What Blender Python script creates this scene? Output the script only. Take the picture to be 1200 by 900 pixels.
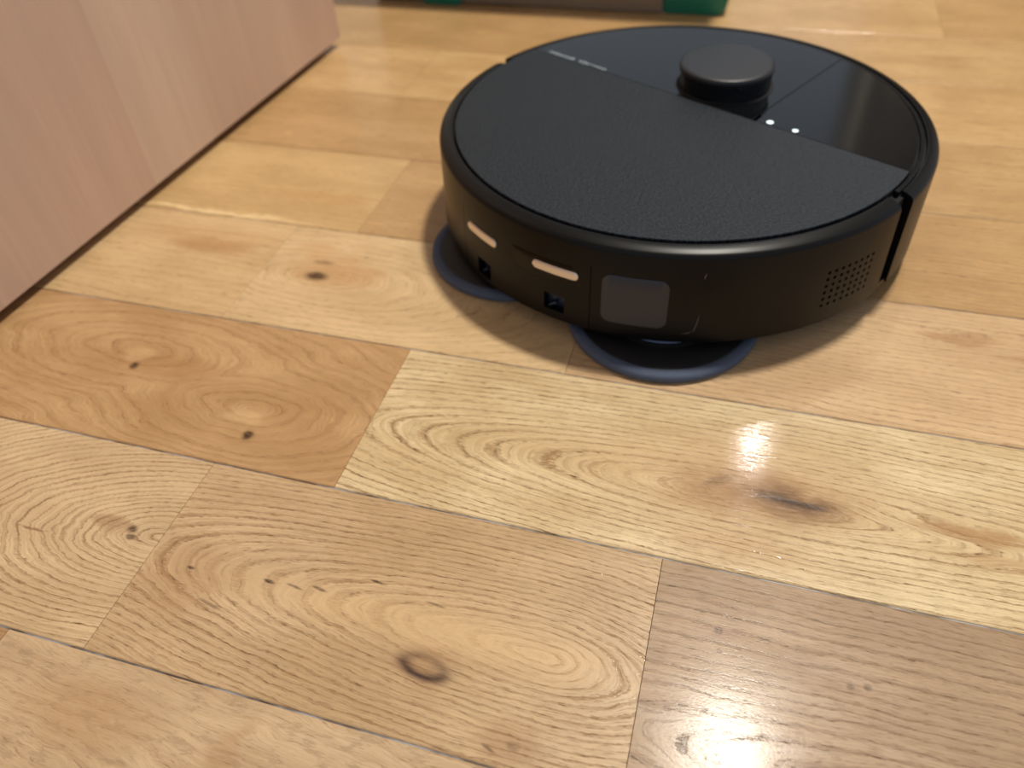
import bpy, bmesh, math, random
from mathutils import Vector, Matrix
for o in list(bpy.data.objects): bpy.data.objects.remove(o)
S = bpy.context.scene
COL = S.collection
def lin(c):
    return tuple(((v/255)/12.92 if v/255 <= .04045 else ((v/255+.055)/1.055)**2.4) for v in c)

# ------------------------------------------------------------------ camera
CAMH = .3415
R3 = Matrix(((0.95979256, -0.16252454, 0.22887552), (0.27659074, 0.68671333, -0.67225171), (-0.04791447, 0.70852705, 0.70405513)))
cd = bpy.data.cameras.new('camera')
cam = bpy.data.objects.new('camera', cd); COL.objects.link(cam)
cam.matrix_world = Matrix.Translation((0, 0, CAMH)) @ R3.to_4x4()
cd.sensor_fit = 'HORIZONTAL'; cd.sensor_width = 36; cd.lens = 906/1200*36
cd.clip_start = .01; cd.clip_end = 50
cd.dof.use_dof = True; cd.dof.focus_distance = .380; cd.dof.aperture_fstop = 5.8
S.camera = cam
# ------------------------------------------------------------------ world, lamps, exposure
S.view_settings.view_transform = 'Standard'; S.view_settings.look = 'None'
S.view_settings.gamma = 1; S.view_settings.use_curve_mapping = False
S.view_settings.exposure = 0.33
W = bpy.data.worlds.new('world'); S.world = W; W.use_nodes = True
bg = W.node_tree.nodes['Background']; bg.inputs[0].default_value = (*lin((206, 214, 226)), 1); bg.inputs[1].default_value = .52
LAMPS = [((.29, 1.10, 2.36), .11, 49, (1, .95, .84)), ((.29, 2.45, 2.36), .03, 6, (1, .95, .88))]
for (p, r, w, c) in LAMPS:
    ld = bpy.data.lights.new('ceiling_lamp_light', 'AREA'); ld.shape = 'DISK'; ld.size = 2*r; ld.energy = w; ld.color = c
    lo = bpy.data.objects.new('ceiling_lamp_light', ld); lo.location = p; COL.objects.link(lo)

# ------------------------------------------------------------------ helpers
def setp(o, **k):
    for a, b in k.items():
        if b is not None: o[a] = b
    return o
def link(name, bm, mat, parent=None, loc=None, smooth=True, ang=35):
    me = bpy.data.meshes.new(name)
    bmesh.ops.recalc_face_normals(bm, faces=bm.faces[:])
    bm.to_mesh(me); bm.free()
    if isinstance(mat, (list, tuple)):
        for m in mat: me.materials.append(m)
    else: me.materials.append(mat)
    if smooth:
        me.polygons.foreach_set('use_smooth', [True]*len(me.polygons))
        me.set_sharp_from_angle(angle=math.radians(ang))
    o = bpy.data.objects.new(name, me); COL.objects.link(o)
    if parent: o.parent = parent
    if loc: o.location = loc
    return o
def empty(name, loc=(0, 0, 0), rz=0):
    o = bpy.data.objects.new(name, None); o.empty_display_size = .05; COL.objects.link(o)
    o.location = loc; o.rotation_euler = (0, 0, rz); return o
def box(bm, x0, x1, y0, y1, z0, z1, bev=0, seg=2):
    r = bmesh.ops.create_cube(bm, size=1)
    bmesh.ops.scale(bm, vec=(x1-x0, y1-y0, z1-z0), verts=r['verts'])
    bmesh.ops.translate(bm, vec=((x0+x1)/2, (y0+y1)/2, (z0+z1)/2), verts=r['verts'])
    if bev:
        es = list({e for v in r['verts'] for e in v.link_edges})
        bmesh.ops.bevel(bm, geom=es, offset=bev, segments=seg, profile=.5, affect='EDGES')
def lathe(bm, prof, a0=0, a1=360, n=180, cx=0, cy=0, cap=True):
    full = abs(a1-a0) >= 360
    m = n if full else n+1
    rings = []
    for i in range(m):
        a = math.radians(a0+(a1-a0)*i/n)
        rings.append([bm.verts.new((cx+r*math.cos(a), cy+r*math.sin(a), z)) for r, z in prof])
    k = len(prof)
    for i in range(n):
        A, B = rings[i], rings[(i+1) % m]
        for j in range(k-1): bm.faces.new((A[j], B[j], B[j+1], A[j+1]))
        if full is False and cap: bm.faces.new((A[k-1], B[k-1], B[0], A[0]))
    if not full and cap:
        bm.faces.new(rings[0]); bm.faces.new(rings[-1])
    if full and cap:
        bm.faces.new([r[-1] for r in rings])
        bm.faces.new([r[0] for r in rings])
    return rings
def prism(bm, pts, z0, z1, bev=0, seg=2):
    vs = [bm.verts.new((x, y, z0)) for x, y in pts]
    f = bm.faces.new(vs)
    r = bmesh.ops.extrude_face_region(bm, geom=[f])
    nv = [g for g in r['geom'] if isinstance(g, bmesh.types.BMVert)]
    bmesh.ops.translate(bm, vec=(0, 0, z1-z0), verts=nv)
    if bev:
        top = [e for e in bm.edges if all(v in nv for v in e.verts)]
        bmesh.ops.bevel(bm, geom=top, offset=bev, segments=seg, profile=.5, affect='EDGES')
# node expressions
class G:
    def __init__(s, m): s.t = m.node_tree; s.n = s.t.nodes; s.l = s.t.links
    def put(s, sock, v):
        if isinstance(v, X): s.l.new(v.s, sock)
        elif isinstance(v, (tuple, list)):
            v = tuple(v); sock.default_value = v+(1,) if len(sock.default_value) == 4 and len(v) == 3 else v
        else: sock.default_value = v
    def m(s, op, *a, clamp=False):
        n = s.n.new('ShaderNodeMath'); n.operation = op; n.use_clamp = clamp
        for i, v in enumerate(a): s.put(n.inputs[i], v)
        return X(s, n.outputs[0])
    def vec(s, x, y, z=0.):
        n = s.n.new('ShaderNodeCombineXYZ')
        for i, v in enumerate((x, y, z)): s.put(n.inputs[i], v)
        return X(s, n.outputs[0])
    def noise(s, v, scale=1., detail=2., rough=.5, dist=0.):
        n = s.n.new('ShaderNodeTexNoise'); s.put(n.inputs['Vector'], v); n.inputs['Scale'].default_value = scale
        n.inputs['Detail'].default_value = detail; n.inputs['Roughness'].default_value = rough; n.inputs['Distortion'].default_value = dist
        return X(s, n.outputs[0])
    def ss(s, v, a, b, lo=0., hi=1.):
        n = s.n.new('ShaderNodeMapRange'); n.interpolation_type = 'SMOOTHSTEP'
        for i, q in enumerate((v, a, b, lo, hi)): s.put(n.inputs[i], q)
        return X(s, n.outputs[0])
    def mix(s, f, a, b, mode='MIX'):
        n = s.n.new('ShaderNodeMix'); n.data_type = 'RGBA'; n.blend_type = mode
        s.put(n.inputs[0], f); s.put(n.inputs[6], a); s.put(n.inputs[7], b)
        return X(s, n.outputs[2])
class X:
    def __init__(s, g, k): s.g = g; s.s = k
    def __add__(s, o): return s.g.m('ADD', s, o)
    __radd__ = __add__
    def __mul__(s, o): return s.g.m('MULTIPLY', s, o)
    __rmul__ = __mul__
    def __sub__(s, o): return s.g.m('SUBTRACT', s, o)
    def __rsub__(s, o): return s.g.m('SUBTRACT', o, s)
    def __truediv__(s, o): return s.g.m('DIVIDE', s, o)
def newmat(name):
    m = bpy.data.materials.new(name); m.use_nodes = True
    g = G(m); b = g.n['Principled BSDF']; return m, g, b
def simple(name, col, rough=.5, metal=0, spec=.5, var=.06, vscale=60, bump=0, bscale=400, emis=None, coat=0, alpha=1):
    m, g, b = newmat(name)
    tc = g.n.new('ShaderNodeTexCoord'); P = X(g, tc.outputs['Object'])
    nz = g.noise(P, vscale, 3, .55)
    c = lin(col)
    col_ = g.mix(nz, tuple(v*(1-var) for v in c), tuple(min(1, v*(1+var)) for v in c))
    g.l.new(col_.s, b.inputs['Base Color'])
    b.inputs['Roughness'].default_value = rough; b.inputs['Metallic'].default_value = metal
    b.inputs['Specular IOR Level'].default_value = spec; b.inputs['Coat Weight'].default_value = coat
    if bump:
        bn = g.n.new('ShaderNodeBump'); bn.inputs['Strength'].default_value = bump; bn.inputs['Distance'].default_value = .0004
        g.l.new(g.noise(P, bscale, 2, .6).s, bn.inputs['Height']); g.l.new(bn.outputs[0], b.inputs['Normal'])
    if emis:
        b.inputs['Emission Color'].default_value = (*lin(emis[0]), 1); b.inputs['Emission Strength'].default_value = emis[1]
    return m

# ------------------------------------------------------------------ oak
def oak(name, origin, base, dark, light=None, sp=3.0, cones=(), bumps=(), slope=.03, tilt=0., con=.75, knots=(), halos=(), rings=(), fleck=.3,
        pore=.5, warp=3., seed=0., rough=.33, coat=.065, coatw=.42, fade=.5, rnd=False, wl=1., blotch=()):
    """origin: world mm of object origin; all feature coordinates in world mm.
    cones (x0,y0,aL,aR,k,curve); bumps (x,y,sx,sy,A); knots (x,y,rx,ry,strength,angle)"""
    m, g, b = newmat(name)
    tc = g.n.new('ShaderNodeTexCoord'); sp_ = g.n.new('ShaderNodeSeparateXYZ'); g.l.new(tc.outputs['Object'], sp_.inputs[0])
    x = X(g, sp_.outputs[0])*1000.+origin[0]; y = X(g, sp_.outputs[1])*1000.+origin[1]
    sd = seed
    if rnd:
        oi = g.n.new('ShaderNodeObjectInfo'); R = X(g, oi.outputs['Random']); sd = R*500.+seed
    # broad and fibre-scale waviness
    w1 = g.noise(g.vec(x*.008, y*.022, sd), 1, 2, .5)-.5
    w2 = g.noise(g.vec(x*.035, y*.07, (sd+7.) if rnd else sd+7), 1, 2, .5)-.5
    w3 = g.noise(g.vec(x*.16, y*1.1, (sd+11.) if rnd else sd+11), 1, 3, .6)-.5
    yw = y+w1*(warp*4)*wl+w2*(warp*1.3)
    xw = x+w2*(warp*6)
    if cones:
        F = None
        for (x0, y0, aL, aR, k, cv) in cones:
            dx = xw-x0
            u = g.m('MAXIMUM', dx, 0.)/aR+g.m('MINIMUM', dx, 0.)/aL
            v = yw-y0-dx*cv
            q = g.m('SQRT', u*u+v*v+k*k)
            F = q if F is None else g.m('SMOOTH_MIN', F, q, 6.)
    else:
        F = yw+x*slope
        if rnd: F = F+x*((R-.5)*.12)
    if tilt: F = F+yw*tilt
    for (kx, ky, sx, sy, A) in bumps:
        dx = (x-kx)/sx; dy = (y-ky)/sy
        F = F+g.m('EXPONENT', (dx*dx+dy*dy)*-1.)*A
    Fr = F+w3*(.80*sp)
    # ring spacing varies across the board
    ph = Fr/sp+g.noise(g.vec(F*.05, 0., (sd+3.) if rnd else sd+3), 1, 1, .5)*2.2
    t = g.m('FRACT', ph)
    band = g.ss(t, .0, .10)*(1.-g.ss(t, .11, fade))          # porous early-wood: sharp start, slow fade
    idx = g.m('FLOOR', ph)
    wn = g.n.new('ShaderNodeTexWhiteNoise'); wn.noise_dimensions = '1D'; g.put(wn.inputs['W'], idx)
    rs = X(g, wn.outputs['Value'])*.7+.45
    streak = g.noise(g.vec(x*.05, F*.9, (sd+21.) if rnd else sd+21), 1, 2, .6)
    band = band*rs*g.ss(streak, .28, .62, .35, 1.)
    t2 = g.m('FRACT', (F+w3*(.5*sp))/(sp*.37)+3.3)
    band2 = g.ss(t2, .0, .2)*(1.-g.ss(t2, .25, .75))*g.ss(g.noise(g.vec(x*.02, F*.12, (sd+81.) if rnd else sd+81), 1, 2, .5), .35, .6)
    # pores: short dark dashes along the grain
    pn = g.noise(g.vec(x*.13, (F+w3*.5)*1.7, (sd+31.) if rnd else sd+31), 1, 2, .6)
    pores = g.ss(pn, .55, .66)*(band*.8+.35)
    fib = g.noise(g.vec(x*.035, F*1.9, (sd+41.) if rnd else sd+41), 1, 3, .7)
    lo = g.noise(g.vec(x*.012, y*.03, (sd+51.) if rnd else sd+51), 1, 3, .55)
    B = lin(base); D = lin(dark); L = lin(light) if light else tuple(min(1, v*1.16) for v in B)
    col = g.mix(g.ss(lo, .3, .7), tuple(v*.90 for v in B), L)
    col = g.mix(g.ss(fib, .36, .64)*.42, col, tuple(v*.66 for v in B))
    col = g.mix(band2*(con*.42), col, tuple((a_+2*b_)/3 for a_, b_ in zip(B, D)))
    col = g.mix(g.m('MULTIPLY', band, con, clamp=True), col, D)
    col = g.mix(g.m('MULTIPLY', pores, pore*1.5, clamp=True), col, tuple(v*.55 for v in D))
    # medullary flecks (short blotches across the grain)
    if fleck:
        fn = g.noise(g.vec(x*.10+w3*2., y*.16, (sd+61.) if rnd else sd+61), 1, 3, .65)
        col = g.mix(g.ss(fn, .55, .63)*(fleck), col, tuple(v*.62 for v in B))
    if rnd:
        col = g.mix(1., col, g.mix(R, (.95, .94, .93), (1.05, 1.04, 1.02)), 'MULTIPLY')
    for (kx, ky, rx, ry, s, c3) in blotch:
        dx = (x+w2*30.-kx)/rx; dy = (y+w2*18.-ky)/ry
        q = dx*dx+dy*dy; q = g.m('EXPONENT', q*q*-1.)
        n5 = g.noise(g.vec(x*.12, y*.5, 5.), 1, 3, .7)
        col = g.mix(g.m('MULTIPLY', q*g.ss(n5, .25, .62, .6, 1.), s, clamp=True), col, lin(c3))
    height = band*-1.-pores*1.2
    for (kx, ky, rx, ry, s, an) in knots:
        ca, sa = math.cos(math.radians(an)), math.sin(math.radians(an))
        ex = x-kx+w3*rx*.5; ey = y-ky+w3*ry*.4
        dx = (ex*ca+ey*sa)/rx; dy = (ey*ca-ex*sa)/ry
        q = dx*dx+dy*dy
        nn = g.noise(g.vec(x*.25, y*.6, 9.), 1, 3, .7)
        f = g.m('MULTIPLY', g.m('EXPONENT', q*q*-1.)*g.ss(nn, .30, .55, .45, 1.), s, clamp=True)
        col = g.mix(f, col, lin((62, 38, 20)))
        height = height-f*.6
    for (kx, ky, rx, ry, w, s, an) in rings:               # dark ring round a knot (bark ring)
        ca, sa = math.cos(math.radians(an)), math.sin(math.radians(an))
        ex = x-kx+w3*1.5; ey = y-ky+w3*1.2
        dx = (ex*ca+ey*sa)/rx; dy = (ey*ca-ex*sa)/ry
        q = g.m('SQRT', dx*dx+dy*dy)-1.
        low = g.ss(dy, -1.1, .8, 1., .4)
        f = g.m('MULTIPLY', g.m('EXPONENT', q*q*(-1./(w*w)))*low, s, clamp=True)
        col = g.mix(f, col, lin((70, 48, 38)))
        height = height-f*1.5
    g.l.new(col.s, b.inputs['Base Color'])
    rr = g.ss(g.noise(g.vec(x*.03, y*.08, 77.), 1, 3, .6), .3, .7, rough-.05, rough+.06)+band*.05+pores*.10
    g.l.new(rr.s, b.inputs['Roughness'])
    b.inputs['Specular IOR Level'].default_value = .25
    b.inputs['Coat Weight'].default_value = coatw; b.inputs['Coat Roughness'].default_value = coat; b.inputs['Coat IOR'].default_value = 1.5
    cbn = g.n.new('ShaderNodeBump'); cbn.inputs['Strength'].default_value = .22; cbn.inputs['Distance'].default_value = .00012
    g.l.new((g.noise(g.vec(x*.6, y*1.3, 8.), 1, 2, .6)*.8+height*.5).s, cbn.inputs['Height']); g.l.new(cbn.outputs[0], b.inputs['Coat Normal'])
    bn = g.n.new('ShaderNodeBump'); bn.inputs['Strength'].default_value = .45; bn.inputs['Distance'].default_value = .00018
    hh = height+(g.noise(g.vec(x*.5, y*1.6, 3.), 1, 2, .6))*.7
    g.l.new(hh.s, bn.inputs['Height']); g.l.new(bn.outputs[0], b.inputs['Normal'])
    return m

# ------------------------------------------------------------------ floor and room shell
M_sub = simple('subfloor', (46, 36, 30), .9)
bm = bmesh.new(); box(bm, -1.3, 1.9, -.9, 3.0, -.05, -.012)
floor = link('floor', bm, M_sub, smooth=False); setp(floor, kind='structure')
PW, Y0 = .1188, .105
XL, XR = -1.25, 1.85
def plank(x0, x1, row, mat, z=0.):
    y0 = Y0+row*PW; y1 = y0+PW
    cx, cy = (x0+x1)/2, (y0+y1)/2
    hx, hy = (x1-x0)/2-.00006, PW/2-.00030
    bm = bmesh.new()
    e, ex, T = .00080, .00012, .012
    def ring(dx, dy, zz): return [bm.verts.new((sx*(hx-dx), sy*(hy-dy), zz)) for sx, sy in ((-1, -1), (1, -1), (1, 1), (-1, 1))]
    rs = [ring(0, 0, -T), ring(0, 0, -e), ring(ex*.3, e*.3, -e*.42), ring(ex, e, 0)]
    for a, c in zip(rs, rs[1:]):
        for i in range(4): bm.faces.new((a[i], a[(i+1) % 4], c[(i+1) % 4], c[i]))
    bm.faces.new(rs[-1]); bm.faces.new(rs[0])
    return link('plank', bm, mat, floor, (cx, cy, z), smooth=False)
def org(x0, x1, row): return (round((x0+x1)*500, 2), round((Y0+(row+.5)*PW)*1000, 2))
def special(x0, x1, row, nm, z=0., **k):
    return plank(x0, x1, row, oak(nm, org(x0, x1, row), **k), z)
def joint_mat():
    m, g, bb = newmat('joint_filler')
    tc = g.n.new('ShaderNodeTexCoord'); P = X(g, tc.outputs['Object'])
    n = g.noise(P, 26, 3, .6)
    g.l.new(g.mix(g.ss(n, .42, .58), lin((66, 56, 52)), lin((150, 152, 160))).s, bb.inputs['Base Color']); bb.inputs['Roughness'].default_value = .45
    return m
M_joint = joint_mat()
for row in range(-3, 14):
    bm = bmesh.new(); box(bm, XL, XR, -.0003, .0003, -.011, -.0007); link('joint_filler', bm, M_joint, floor, (0, Y0+row*PW, 0), smooth=False)
# row 1 : tan board with two black knots | board with the large knot, base paled to stand for a milky sheen
special(-1.0, -.1855, 1, 'oak_tan', base=(187, 146, 100), dark=(144, 101, 59), light=(199, 160, 114), sp=6.5,
        cones=[(-262, 268, 2.6, 2.2, 2, .0), (-365, 300, 3, 3, 2, 0)], con=.42, fleck=.10, pore=.35, warp=3.5, seed=2.,
        knots=[(-254, 247.5, 3.6, 4.0, 1., 10), (-361, 285, 3.2, 3.6, .95, 10)], blotch=[(-340, 290, 40, 14, .35, (150, 102, 58)), (-225, 262, 30, 22, .3, (156, 108, 62)), (-262, 262, 14, 7, .4, (222, 186, 136)), (-365, 296, 12, 7, .4, (222, 186, 136))])
special(-.1855, 1.10, 1, 'oak_pale_sheen', z=.00005, base=(214, 184, 138), dark=(132, 94, 50), light=(230, 206, 164), fade=.40, sp=3.7,
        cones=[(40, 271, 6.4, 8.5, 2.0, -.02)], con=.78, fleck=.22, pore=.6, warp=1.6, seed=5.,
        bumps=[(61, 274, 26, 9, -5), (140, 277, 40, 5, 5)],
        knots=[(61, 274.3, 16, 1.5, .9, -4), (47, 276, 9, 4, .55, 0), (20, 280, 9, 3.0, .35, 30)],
        blotch=[(25, 284, 88, 30, .50, (178, 138, 88)), (40, 276, 48, 20, .80, (150, 108, 62)), (58, 274.5, 27, 11, .8, (116, 80, 44)), (62, 275, 13, 5, .8, (76, 50, 28)), (146, 275, 28, 4.5, .75, (158, 114, 66)), (32, 240, 34, 10, .35, (168, 120, 70)), (165, 262, 26, 5, .35, (160, 112, 66))])  # brown figure round the knot; the widest blotch also bounds the painted sheen
# row 0
special(-1.2, -.262, 0, 'oak_fine_rings', base=(210, 179, 138), dark=(146, 109, 72), light=(220, 191, 150), sp=3.1,
        cones=[(-262, 171, 2.3, 3.2, 1.5, .10)], con=.85, fleck=.05, pore=.5, warp=2.2, seed=9.,
        knots=[(-281, 171, 3.2, 2.4, .9, 0), (-279, 166.5, 3.6, 1.8, .8, 0)], blotch=[(-296, 172, 14, 4, .6, (140, 100, 64)), (-335, 158, 8, 1.2, .8, (120, 78, 44))])
special(-.262, -.002, 0, 'oak_cathedral', z=-.00006, base=(197, 164, 123), dark=(146, 110, 72), light=(210, 178, 138), sp=3.1, fade=.55,
        cones=[(-48, 157, 5.6, 2.6, .8, -.03)], con=.85, fleck=.08, pore=.6, warp=2.0, seed=14.,
        knots=[(-192, 161, 3.2, 1.0, 1., -8), (-165, 163.6, 4.2, .9, .8, -8), (-178, 161.6, 5, .7, .7, -8), (-138, 174.5, 4.5, .7, .85, -8), (-236, 158, 2.2, .9, .9, -5), (-215, 142, 8, .9, .6, -12),
               (-50, 115.5, 3, 2, .4, 0), (-105, 170, 5, .7, .6, -6), (-60, 112, 3.4, .8, .6, -20)],
        rings=[(-99.5, 139, 10.2, 4.6, .40, 1., -8)],
        blotch=[(-99, 140, 15, 9, .5, (140, 96, 62)), (-85, 158, 80, 13, .6, (218, 184, 138)), (-190, 158, 40, 10, .35, (208, 174, 128)), (-236, 152, 26, 22, .35, (160, 118, 76)), (-52, 116, 14, 9, .45, (146, 104, 66))])
special(-.002, 1.2, 0, 'oak_rose', base=(172, 142, 110), dark=(116, 86, 62), light=(184, 154, 122), sp=4.6, fade=.45,
        cones=[(230, 128, 9, 9, 3, -.04)], con=.62, fleck=.10, pore=.5, warp=2.2, seed=18., rough=.42, coat=.15, coatw=.15,
        knots=[(28.7, 190.9, 2.2, 2.0, .7, 0), (87, 178.5, 1.8, 1.6, .6, 0), (94, 180, 1.8, 1.6, .6, 0), (30, 181, 1.2, 1.2, .6, 0)], blotch=[(29, 190, 9, 4, .5, (140, 98, 70)), (90, 179, 10, 3, .4, (150, 108, 78))])
# row -1 and the board before it
special(-1.2, -.305, -1, 'oak_deep_tan', base=(180, 142, 100), dark=(140, 100, 64), sp=3.5, seed=23.)  # darker tan board at the left end
special(-.305, 1.3, -1, 'oak_pink', z=.00004, base=(202, 170, 132), dark=(160, 124, 88), light=(212, 182, 145), sp=7., slope=.10, con=.4, fleck=.6, pore=.4, warp=6., seed=26.,
        blotch=[(-242, 78, 34, 16, .5, (172, 132, 90)), (-170, 80, 5, 14, .4, (166, 124, 84)), (-180, 60, 8, 12, .35, (170, 128, 88))])
special(-1.1, 1.1, -2, 'oak_front', base=(196, 156, 112), dark=(150, 108, 70), sp=5., seed=29.)
# row 2
special(-1.1, -.330, 2, 'oak_honey', base=(206, 171, 124), dark=(166, 127, 82), light=(216, 182, 136), sp=7, slope=.02, con=.35, warp=5, seed=33., fleck=.05,
        blotch=[(-385, 420, 34, 9, .6, (160, 112, 64)), (-395, 435, 60, 14, .3, (180, 132, 82))])
special(-.330, -.081, 2, 'oak_knotty', z=.00006, base=(210, 177, 131), dark=(168, 130, 86), light=(220, 188, 144), sp=6, slope=.02, con=.35, warp=4, seed=37., fleck=.12,
        cones=[(-275, 402, 3, 3, 2, 0)], knots=[(-284.6, 402, 9, 5.2, 1., 0), (-287, 419, 8, 2.6, .5, 0)], blotch=[(-272, 410, 34, 17, .6, (176, 126, 76)), (-300, 432, 18, 10, .4, (190, 142, 90))])
special(-.081, 1.3, 2, 'oak_straight', base=(208, 172, 130), dark=(154, 116, 78), light=(218, 184, 142), sp=4.2, slope=.04, con=.55, warp=3, seed=41., fleck=.05,
        bumps=[(154, 431, 50, 7, 8)], blotch=[(154, 431, 24, 5, .6, (150, 104, 62)), (190, 418, 14, 3, .4, (160, 112, 68))])
# row 3
special(-1.2, -.278, 3, 'oak_pale', z=.00005, base=(202, 165, 114), dark=(168, 126, 78), light=(212, 176, 126), sp=6, slope=-.02, con=.35, warp=5, seed=45., fleck=.06,
        blotch=[(-330, 505, 40, 9, .4, (178, 130, 78)), (-420, 466, 90, 3, .7, (238, 210, 160))])
special(-.278, 1.0, 3, 'oak_brown', base=(188, 149, 102), dark=(148, 108, 66), light=(198, 160, 112), sp=4.5, slope=.03, con=.5, warp=4, seed=49., fleck=.06)
# further rows share two materials that vary per board
gen = [oak('oak_common', (0, 0), base=(188, 150, 102), dark=(150, 110, 66), light=(198, 160, 112), sp=5, con=.5, warp=5, seed=60., rnd=True, fleck=.08),
       oak('oak_common_light', (0, 0), base=(194, 156, 108), dark=(158, 116, 70), light=(206, 170, 122), sp=6, con=.4, warp=6, seed=70., rnd=True, fleck=.08)]
rnd = random.Random(4)
for row in range(4, 24):
    x = XL+rnd.uniform(-.35, 0)
    while x < XR:
        L = rnd.uniform(.3, .95)
        plank(max(x, XL), min(x+L, XR), row, gen[rnd.randint(0, 1)], rnd.uniform(-.00006, .00006)); x += L
for row in range(-8, -2):
    x = XL
    while x < XR:
        L = rnd.uniform(.5, .9); plank(x, min(x+L, XR), row, gen[rnd.randint(0, 1)]); x += L
for x0, x1, r in ((1.1, 1.85, 1), (1.2, 1.85, 0), (1.3, 1.85, -1), (1.1, 1.85, -2), (1.3, 1.85, 2), (1.0, 1.85, 3),
                  (-1.25, -1.0, 1), (-1.25, -1.2, 0), (-1.25, -1.2, -1), (-1.25, -1.1, -2), (-1.25, -1.1, 2), (-1.25, -1.2, 3)):
    plank(x0, x1, r, gen[0])

M_wall = simple('wall_paint', (206, 204, 198), .85, bump=.2)
M_ceil = simple('ceiling_paint', (206, 198, 186), .9)
M_trim = simple('trim_paint', (200, 192, 176), .5)
bm = bmesh.new()
for a in ((-1.3, -.95, -.05, 2.4), (.40, 1.9, -.05, 2.4), (-.95, .40, -.05, .35), (-.95, .40, 2.15, 2.4)): box(bm, a[0], a[1], 3.0, 3.06, a[2], a[3])
setp(link('wall_back', bm, M_wall, smooth=False), kind='structure')
bm = bmesh.new(); box(bm, -1.36, 1.9, -.9, 3.06, 2.4, 2.46); setp(link('ceiling', bm, M_ceil, smooth=False), kind='structure')
bm = bmesh.new(); box(bm, -1.36, -1.3, -.9, 3.06, -.05, 2.4); setp(link('wall_left', bm, M_wall, smooth=False), kind='structure')
bm = bmesh.new(); box(bm, -1.3, 1.9, 2.985, 3.0, -.012, .08, .003); setp(link('baseboard_back', bm, M_trim), kind='structure')
M_frame = simple('added_window_frame', (110, 112, 114), .5)
win = empty('added_window_1', (-.275, 3.03, .35)); setp(win, kind='structure')  # unseen window, added for bluish sky light and its reflection in the lid
for a in ((-.675, .675, 0, .05), (-.675, .675, 1.75, 1.8), (-.675, -.625, .05, 1.75), (.625, .675, .05, 1.75)):
    bm = bmesh.new(); box(bm, a[0], a[1], -.02, .02, a[2], a[3], .002); link('added_window_frame', bm, M_frame, win)
bm = bmesh.new(); box(bm, .402, .424, 2.98, 3.0, .081, 2.4, .003); setp(link('trim_1', bm, M_trim), kind='structure')

bm = bmesh.new(); box(bm, .430, 1.35, 2.96, 2.999, -.011, 2.05, .004); setp(link('dark_panel_1', bm, simple('dark_panel_brown', (58, 46, 36), .5)), kind='structure')  # unseen dark panel, added to darken the right of the lid's reflection
bm = bmesh.new(); box(bm, .47, .65, 2.935, 2.959, .86, 1.04, .02, 3); setp(link('added_plate', bm, simple('plate_beige', (206, 194, 178), .5)), kind='structure')  # unseen beige plate, added for the pale square reflected in the lid
bm = bmesh.new(); box(bm, .555, .575, 2.930, 2.9345, .90, 1.0, .002); setp(link('added_plate_slit', bm, simple('slot_dark', (30, 26, 24), .6)), kind='structure')  # dark slit of the added plate
# ceiling lamps (outside the frame, seen as highlights in the varnish)
M_lampw = simple('lamp_metal', (235, 235, 230), .4)
for i, (p, r, w, c) in enumerate(LAMPS):
    t = empty('ceiling_lamp', (p[0], p[1], 2.4)); setp(t, category='lamp', label=['round white ceiling lamp above the robot, the nearer one', 'smaller round white ceiling lamp near the back wall'][i])
    bm = bmesh.new(); lathe(bm, [(r+.02, 0), (r+.02, -.035), (r+.004, -.035), (r+.004, -.012)], n=64, cap=False); link('rim', bm, M_lampw, t)
    bm = bmesh.new(); lathe(bm, [(r+.004, -.012), (0.001, -.012)], n=64, cap=False); link('reflector', bm, M_lampw, t)

# ------------------------------------------------------------------ robot vacuum
M_shell = simple('robot_shell', (10, 10, 11), .33, spec=.20, var=.05)
M_bump = simple('robot_bumper', (10, 10, 11), .34, spec=.20, var=.05)
M_core = simple('robot_core', (6, 6, 8), .85)
def lid_mat():
    m, g, b = newmat('robot_lid_fabric')
    tc = g.n.new('ShaderNodeTexCoord'); s = g.n.new('ShaderNodeSeparateXYZ'); g.l.new(tc.outputs['Object'], s.inputs[0])
    x = X(g, s.outputs[0])*1000.; y = X(g, s.outputs[1])*1000.
    n = g.noise(g.vec(x*.42+y*.2, y*.85-x*.15), 1, 3, .65)
    g.l.new(g.mix(g.ss(n, .4, .65), lin((8, 10, 15)), lin((37, 41, 48))).s, b.inputs['Base Color'])
    b.inputs['Roughness'].default_value = .50; b.inputs['Specular IOR Level'].default_value = .36; b.inputs['Specular Tint'].default_value = (.78, .89, 1, 1)
    bn = g.n.new('ShaderNodeBump'); bn.inputs['Strength'].default_value = 1.; bn.inputs['Distance'].default_value = .00090
    g.l.new(n.s, bn.inputs['Height']); g.l.new(bn.outputs[0], b.inputs['Normal'])
    return m
M_lid = lid_mat()
M_gloss = simple('robot_gloss_panel', (8, 10, 13), .10, spec=.42)
M_blackgl = simple('robot_dark_patch', (16, 10, 5), .12, spec=.2)
M_ir = simple('robot_window', (38, 43, 54), .34, var=.12, vscale=35)
M_chrome = simple('contact_metal', (232, 222, 214), .34, metal=.75)
M_pad = simple('mop_microfibre', (80, 90, 110), .9, var=.12, vscale=500, bump=1., bscale=1500)
M_plate = simple('mop_plate', (7, 8, 12), .6)
M_hub = simple('mop_hub', (84, 104, 142), .3)
M_led = simple('button_light', (225, 240, 240), .4, emis=((214, 240, 244), .75))
M_print = simple('printed_grey', (140, 152, 160), .5)
M_scuff = simple('scuff', (96, 92, 88), .6)
M_rub = simple('tyre_rubber', (16, 16, 17), .8)
RC = (-.0447, .5447); RZ = math.radians(-27.7)
robot = empty('robot_vacuum', (*RC, 0), RZ)
setp(robot, label='round black robot vacuum with raised sensor turret and mop pads, standing on the oak floor', category='robot vacuum')
def L(az): return az+27.7
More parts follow.
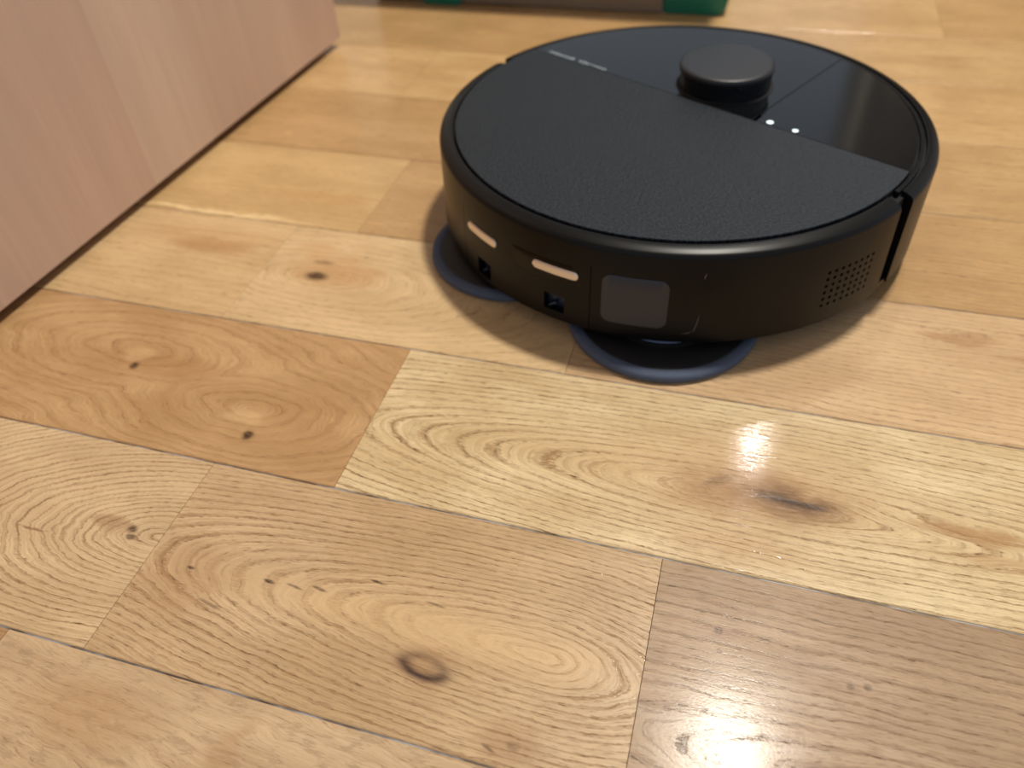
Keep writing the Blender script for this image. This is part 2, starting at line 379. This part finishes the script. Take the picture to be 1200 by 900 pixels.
def wr(z): return .1738+(.0745-z)*.028
def cutobj(o, bm):
    me = bpy.data.meshes.new('c'); bmesh.ops.recalc_face_normals(bm, faces=bm.faces[:]); bm.to_mesh(me); bm.free()
    c = bpy.data.objects.new('c', me); COL.objects.link(c)
    c.parent = o.parent
    md = o.modifiers.new('b', 'BOOLEAN'); md.operation = 'DIFFERENCE'; md.solver = 'EXACT'; md.object = c
    bpy.context.view_layer.update()
    dg = bpy.context.evaluated_depsgraph_get()
    nm = bpy.data.meshes.new_from_object(o.evaluated_get(dg))
    o.modifiers.clear(); old = o.data; o.data = nm; nm.name = o.name
    bpy.data.meshes.remove(old); bpy.data.objects.remove(c); bpy.data.meshes.remove(me)
    nm.polygons.foreach_set('use_smooth', [True]*len(nm.polygons)); nm.set_sharp_from_angle(angle=math.radians(30))
prof = [(.1690, .0135), (.1742, .0135), (wr(.015)-.0002, .0146), (wr(.02), .0200), (wr(.045), .0450), (.1738, .0748), (.1735, .0761), (.1729, .0772), (.1720, .0780), (.1708, .0785), (.1690, .0792), (.1668, .0798), (.1642, .0801), (.1636, .0800), (.1636, .0765), (.1690, .0765)]
bm = bmesh.new(); lathe(bm, prof, 184.6, 355.4, 170)
shell = link('rear_shell', bm, M_shell, robot, ang=22)
def rad_box(bm, az, zc, w, h, r0, r1, tilt=0):
    a = math.radians(az)
    m = Matrix.Rotation(a, 4, 'Z') @ Matrix.Translation(((r0+r1)/2, 0, zc)) @ Matrix.Diagonal((r1-r0, w, h, 1))
    bmesh.ops.create_cube(bm, size=1, matrix=m)
def rad_cyl(bm, az, zc, rr, r0, r1, n=12):
    m = Matrix.Rotation(math.radians(az), 4, 'Z') @ Matrix.Translation(((r0+r1)/2, 0, zc)) @ Matrix.Rotation(math.pi/2, 4, 'Y')
    bmesh.ops.create_cone(bm, cap_ends=True, segments=n, radius1=rr, radius2=rr, depth=r1-r0, matrix=m)
cb = bmesh.new()
ports = [(L(-128.1), .0245), (L(-107.2), .0275)]
for az, z in ports: rad_box(cb, az, z, .0148, .0128, .1695, .185)
for i in range(8):
    for j in range(6): rad_cyl(cb, L(-50.6+i*1.70), .0533-.00495*j, .00125, .1712, .185)
cutobj(shell, cb)
cb = bmesh.new()
for az in (L(-99), L(-136.2)): rad_box(cb, az, .036, .0005, .056, .1722, .185)
cutobj(shell, cb)
# flush patches that follow the curved wall
def patch(az, zc, wdeg, h, cr, lift=.0003, bev=.0003, sink=.0012, n=40, skew=0., base=wr):
    bm = bmesh.new(); R0 = base(zc); hw = math.radians(wdeg)/2*R0
    cols = []
    for i in range(n+1):
        t = -math.cos(math.pi*i/n); s = hw*t
        d = max(0, abs(s)-(hw-cr)); hh = h/2-cr+math.sqrt(max(cr*cr-d*d, 1e-12))
        be = min(bev, hh*.6)
        e = lift if abs(t) < .9999 else 0
        col = []
        for zz, rr in ((-hh, -sink), (-hh, e-be*.7), (-hh+be, e), (-hh*.4, e), (hh*.4, e), (hh-be, e), (hh, e-be*.7), (hh, -sink)):
            z = zc+zz; r = base(z)+rr; a = math.radians(az)+(s+skew*zz)/R0
            col.append(bm.verts.new((r*math.cos(a), r*math.sin(a), z)))
        cols.append(col)
    for a, b in zip(cols, cols[1:]):
        for j in range(7): bm.faces.new((a[j], a[j+1], b[j+1], b[j]))
        bm.faces.new((a[7], a[0], b[0], b[7]))
    bm.faces.new(cols[0]); bm.faces.new(cols[-1])
    return bm
link('reflection_patch', patch(L(-109.6), .0522, 16.5, .0145, .003, .0001, .0001, skew=-.35), M_blackgl, robot)  # dark brown patch standing for a reflection on the wall
for az, z in ((L(-128.4), .0512), (L(-107.0), .0528)):
    setp(link('charging_contact', patch(az, z, 10.8, .0062, .0030, .0010, .0008, n=48), M_chrome, robot), label='polished metal charging contact')
link('infrared_window', patch(L(-89.9), .0425, 13.4, .0355, .0062, .0004, .0003), M_ir, robot)
for az, z in ports:
    bm = bmesh.new(); a = math.radians(az)
    rad_box(bm, az, z, .0148, .0128, .1690, .1698)
    # slanted bluish sliver standing for the highlight inside the recess
    m = Matrix.Rotation(a, 4, 'Z') @ Matrix.Translation((.1716, -.0025, z-.0035)) @ Matrix.Rotation(math.radians(38), 4, 'X')
    bmesh.ops.create_cube(bm, size=1, matrix=m @ Matrix.Diagonal((.003, .0075, .0014, 1)))
    link('water_port', bm, simple('port_lining_glint', (24, 40, 66), .3), robot, smooth=False)
# scuffs on the wall
def wallpt(az, z, e=.0002): a = math.radians(L(az)); r = wr(z)+e; return Vector((r*math.cos(a), r*math.sin(a), z))
def tube(bm, pts, r, n=6):
    prev = None
    for i, p in enumerate(pts):
        d = (pts[min(i+1, len(pts)-1)]-pts[max(i-1, 0)]).normalized()
        u = d.orthogonal().normalized(); v = d.cross(u)
        k = r*(.35 if i in (0, len(pts)-1) else 1)
        ring = [bm.verts.new(p+u*k*math.cos(2*math.pi*j/n)+v*k*math.sin(2*math.pi*j/n)) for j in range(n)]
        if prev:
            for j in range(n): bm.faces.new((prev[j], prev[(j+1) % n], ring[(j+1) % n], ring[j]))
        else: bm.faces.new(ring)
        prev = ring
    bm.faces.new(prev)
bm = bmesh.new()
tube(bm, [wallpt(-79.9, .0215, 0), wallpt(-78.4, .0225, 0), wallpt(-77.6, .024, 0), wallpt(-77.2, .029, 0), wallpt(-76.9, .036, 0)], .00028)
link('scuff_mark', bm, M_scuff, robot); bm = bmesh.new()
tube(bm, [wallpt(-76.9, .0625, 0), wallpt(-76.8, .0650, 0), wallpt(-76.6, .0665, 0)], .0004)
link('scuff_mark', bm, M_scuff, robot)
# inner core, black, seen in the gaps
bm = bmesh.new(); lathe(bm, [(.10, .0130), (.166, .0130), (.1685, .0150), (.1685, .0762), (.1600, .0762), (.1600, .0768), (.05, .0768)], n=128)
link('inner_body', bm, M_core, robot)
bm = bmesh.new(); lathe(bm, [(.168, .0136), (.1736, .0136), (.1743, .0150), (.1741, .0185), (.168, .0185)], n=128, cap=False)
link('base_ring', bm, M_shell, robot)
# bumper: front half, slightly proud and shifted forward
bp = [(.1700, .0140), (.1742, .0140), (.1754, .0152), (.1750, .0420), (.1745, .0748), (.1742, .0761), (.1736, .0772), (.1727, .0780), (.1715, .0785), (.1702, .0790), (.1688, .0795), (.1668, .0799), (.1662, .0797), (.1662, .0765), (.1700, .0765)]
bm = bmesh.new(); lathe(bm, bp, -1.0, 181.0, 180, cy=.0024)
link('bumper', bm, M_bump, robot, ang=22)
bm = bmesh.new(); lathe(bm, [(.1626, .0765), (.1626, .0800), (.1630, .0803), (.1650, .0803), (.1655, .0799), (.1655, .0765)], -1.5, 181.5, 180)
link('top_ring', bm, M_shell, robot, ang=25)
# top: textured lid behind, glossy panel in front
def arc(r, a0, a1, n): return [(r*math.cos(math.radians(a0+(a1-a0)*i/n)), r*math.sin(math.radians(a0+(a1-a0)*i/n))) for i in range(n+1)]
rl = .1619; ys = .0220
a = math.degrees(math.asin(ys/rl))
bm = bmesh.new(); prism(bm, arc(rl, 180-a, 360+a, 120), .0770, .0812, .0007, 3)
link('textured_lid', bm, M_lid, robot, ang=12)
rg = .1614; y2 = .0224
xs = .0468
a0 = math.degrees(math.asin(y2/rg)); a1 = math.degrees(math.acos(xs/rg)); a2 = math.degrees(math.acos((xs+.0004)/rg))
bm = bmesh.new(); prism(bm, arc(rg, a1, 180-a0, 90)+[(xs, y2)], .0770, .0809, .0003, 2); link('gloss_panel', bm, M_gloss, robot, ang=8)
bm = bmesh.new(); prism(bm, arc(rg, a0, a2, 40)+[(xs+.0004, .034), (xs+.0030, .0300), (xs+.0030, y2)], .0770, .0809, .0003, 2); link('button_panel', bm, M_gloss, robot, ang=8)
for bx, by, r in ((.0588, .0268, .0024), (.0785, .0264, .0021)):
    bm = bmesh.new(); lathe(bm, [(.0003, .0812), (r*.8, .0812), (r, .0810), (r, .0800)], n=24, cx=bx, cy=by)
    setp(link('button', bm, M_led, robot), label='small glowing white button')
for txt, x0, x1, h in (('roborock', -.1475, -.1195, .0058), ('Qrevo', -.1155, -.0870, .0050)):
    cu = bpy.data.curves.new('t', 'FONT'); cu.body = txt; cu.size = 1; cu.extrude = .00005/.006; cu.offset = .03
    to = bpy.data.objects.new('t', cu); COL.objects.link(to); bpy.context.view_layer.update()
    me = bpy.data.meshes.new_from_object(to.evaluated_get(bpy.context.evaluated_depsgraph_get())); bpy.data.objects.remove(to)
    xsv = [v.co.x for v in me.vertices]; w = max(xsv)-min(xsv)
    for v in me.vertices: v.co = Vector(((v.co.x-min(xsv))*(x1-x0)/w+x0, v.co.y*h+.0243, .0811+v.co.z*.005))
    me.materials.append(M_print)
    o = bpy.data.objects.new('printed_word', me); COL.objects.link(o); o.parent = robot
# lidar turret
LY = .0600
bm = bmesh.new(); lathe(bm, [(.0362, .0806), (.0362, .0812), (.0355, .0816), (.0335, .0816)], n=96, cy=LY); link('turret_base', bm, M_core, robot)
bm = bmesh.new(); lathe(bm, [(.0340, .0812), (.0336, .0940), (.0300, .0945)], n=96, cy=LY); link('turret_window', bm, simple('turret_glass', (5, 6, 12), .12), robot)
bm = bmesh.new(); lathe(bm, [(.0330, .0928), (.0344, .0931), (.0348, .0940), (.0347, .0965), (.0342, .0974), (.0332, .0979), (.0315, .0981)], n=128, cy=LY); link('turret_cap', bm, simple('turret_cap', (26, 28, 34), .42), robot, ang=60)
# underside: wheels, castor
for s in (-1, 1):
    bm = bmesh.new(); r = bmesh.ops.create_cone(bm, cap_ends=True, segments=40, radius1=.034, radius2=.034, depth=.022, matrix=Matrix.Translation((s*.112, .012, .034)) @ Matrix.Rotation(math.pi/2, 4, 'Y'))
    bmesh.ops.bevel(bm, geom=bm.edges[:], offset=.002, segments=1, affect='EDGES'); link('wheel', bm, M_rub, robot)
bm = bmesh.new(); bmesh.ops.create_cone(bm, cap_ends=True, segments=24, radius1=.012, radius2=.012, depth=.014, matrix=Matrix.Translation((0, .135, .012)) @ Matrix.Rotation(math.pi/2, 4, 'Y')); link('castor_wheel', bm, M_rub, robot)
# mop pads (world offsets from the robot centre turned into its frame)
def loc2(wx, wy):
    c, s = math.cos(-RZ), math.sin(-RZ); return (wx*c-wy*s, wx*s+wy*c)
for wx, wy in ((-.103, -.080), (.015, -.135)):
    px, py = loc2(wx, wy)
    pad = link('mop_pad', (lambda b: (lathe(b, [(.0545, .0002), (.0615, .0002), (.0630, .0012), (.0636, .0032), (.0632, .0052), (.0615, .0066), (.0580, .0068), (.0555, .0060), (.0545, .004)], n=128, cap=False), b)[1])(bmesh.new()), M_pad, robot, (px, py, 0), ang=80)
    bm = bmesh.new(); lathe(bm, [(.0560, .0008), (.0560, .0062), (.0545, .0068), (.0375, .0072), (.0375, .0100), (.0200, .0100), (.0200, .0135)], n=96); link('mop_plate', bm, M_plate, pad)
    bm = bmesh.new(); lathe(bm, [(.0255, .0101), (.0360, .0101), (.0370, .0106), (.0365, .0114), (.0255, .0116)], n=64, cap=False); link('mop_hub', bm, M_hub, pad)

# ------------------------------------------------------------------ cabinet on the left
def veneer(name, base, seed):
    m, g, b = newmat(name)
    tc = g.n.new('ShaderNodeTexCoord'); s = g.n.new('ShaderNodeSeparateXYZ'); g.l.new(tc.outputs['Object'], s.inputs[0])
    y = X(g, s.outputs[1]); z = X(g, s.outputs[2])
    n1 = g.noise(g.vec(y*9.+z*.7, z*1.2, seed), 1, 3, .6); n2 = g.noise(g.vec(y*320., z*9., seed), 1, 2, .6); n3 = g.noise(g.vec(y*60., z*3., seed+4.), 1, 2, .6)
    B = lin(base)
    c = g.mix(g.ss(n1, .3, .7), tuple(v*.92 for v in B), tuple(v*1.07 for v in B))
    c = g.mix(g.ss(n3, .3, .7)*.35, c, tuple(v*.82 for v in B)); c = g.mix(g.ss(n2, .3, .7)*.25, c, tuple(v*.8 for v in B))
    g.l.new(c.s, b.inputs['Base Color']); b.inputs['Roughness'].default_value = .45
    return m
cab = empty('wooden_cabinet', (-.4555, .813, 0), math.radians(-3.07))
setp(cab, label='pinkish-brown wooden cabinet raised just off the floor, at the left', category='cabinet')
bm = bmesh.new(); box(bm, -.42, -.0185, -1.20, -.001, .0095, .62, .001); link('carcass', bm, veneer('veneer_body', (176, 140, 114), 1.), cab)
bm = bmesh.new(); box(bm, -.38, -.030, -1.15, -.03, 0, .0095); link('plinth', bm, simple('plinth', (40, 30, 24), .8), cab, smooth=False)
ed = [0, -.085, -.165, -.245, -.3335, -.43, -.505, -.62, -.73, -.85, -.97, -1.09, -1.20]
tones = [(206, 172, 150), (208, 175, 152), (206, 173, 150), (212, 181, 158), (203, 169, 148), (205, 172, 151), (202, 168, 147), (206, 173, 150)]
vm = [veneer('veneer_board', t, 3.+i*5) for i, t in enumerate(tones)]
for i, (a, b_) in enumerate(zip(ed, ed[1:])):
    bm = bmesh.new(); box(bm, -.018, 0, b_, a, .0090, .62); link('side_board', bm, vm[i % len(vm)], cab, smooth=False)

# ------------------------------------------------------------------ teal bench at the back
M_teal = simple('teal_plastic', (20, 118, 98), .4)
M_taupe = simple('taupe_board', (134, 122, 106), .6, var=.1)
bench = empty('low_bench', (-.24, .957, 0))
setp(bench, label='low bench with teal legs and a taupe front board, beyond the robot', category='bench')
def leg(x0, x1, y0, y1, h, r):
    bm = bmesh.new(); pts = []
    for cx, cz, a0 in ((x1-r, r, -90), (x1-.004, h-.004, 0), (x0+.004, h-.004, 90), (x0+.006, .006, 180)):
        rr = r if a0 == -90 else (.006 if a0 == 180 else .004)
        for i in range(7):
            a = math.radians(a0+15*i); pts.append((cx+rr*math.cos(a), cz+rr*math.sin(a)))
    prism(bm, pts, 0, y1-y0, .002)
    for v in bm.verts: v.co = Vector((v.co.x, y1-v.co.z, v.co.y))
    link('leg', bm, M_teal, bench)
leg(.130, .204, .006, .046, .150, .016)
leg(-.169, -.118, -.004, .036, .150, .006)
bm = bmesh.new(); box(bm, -.235, .130, .002, .020, .0015, .14, .002); link('front_board', bm, M_taupe, bench)
bm = bmesh.new(); box(bm, -.245, .212, -.012, .26, .151, .165, .004); link('seat_top', bm, M_teal, bench)
for x0 in (-.169, .150):
    bm = bmesh.new(); box(bm, x0, x0+.05, .21, .25, 0, .150, .003); link('leg', bm, M_teal, bench)
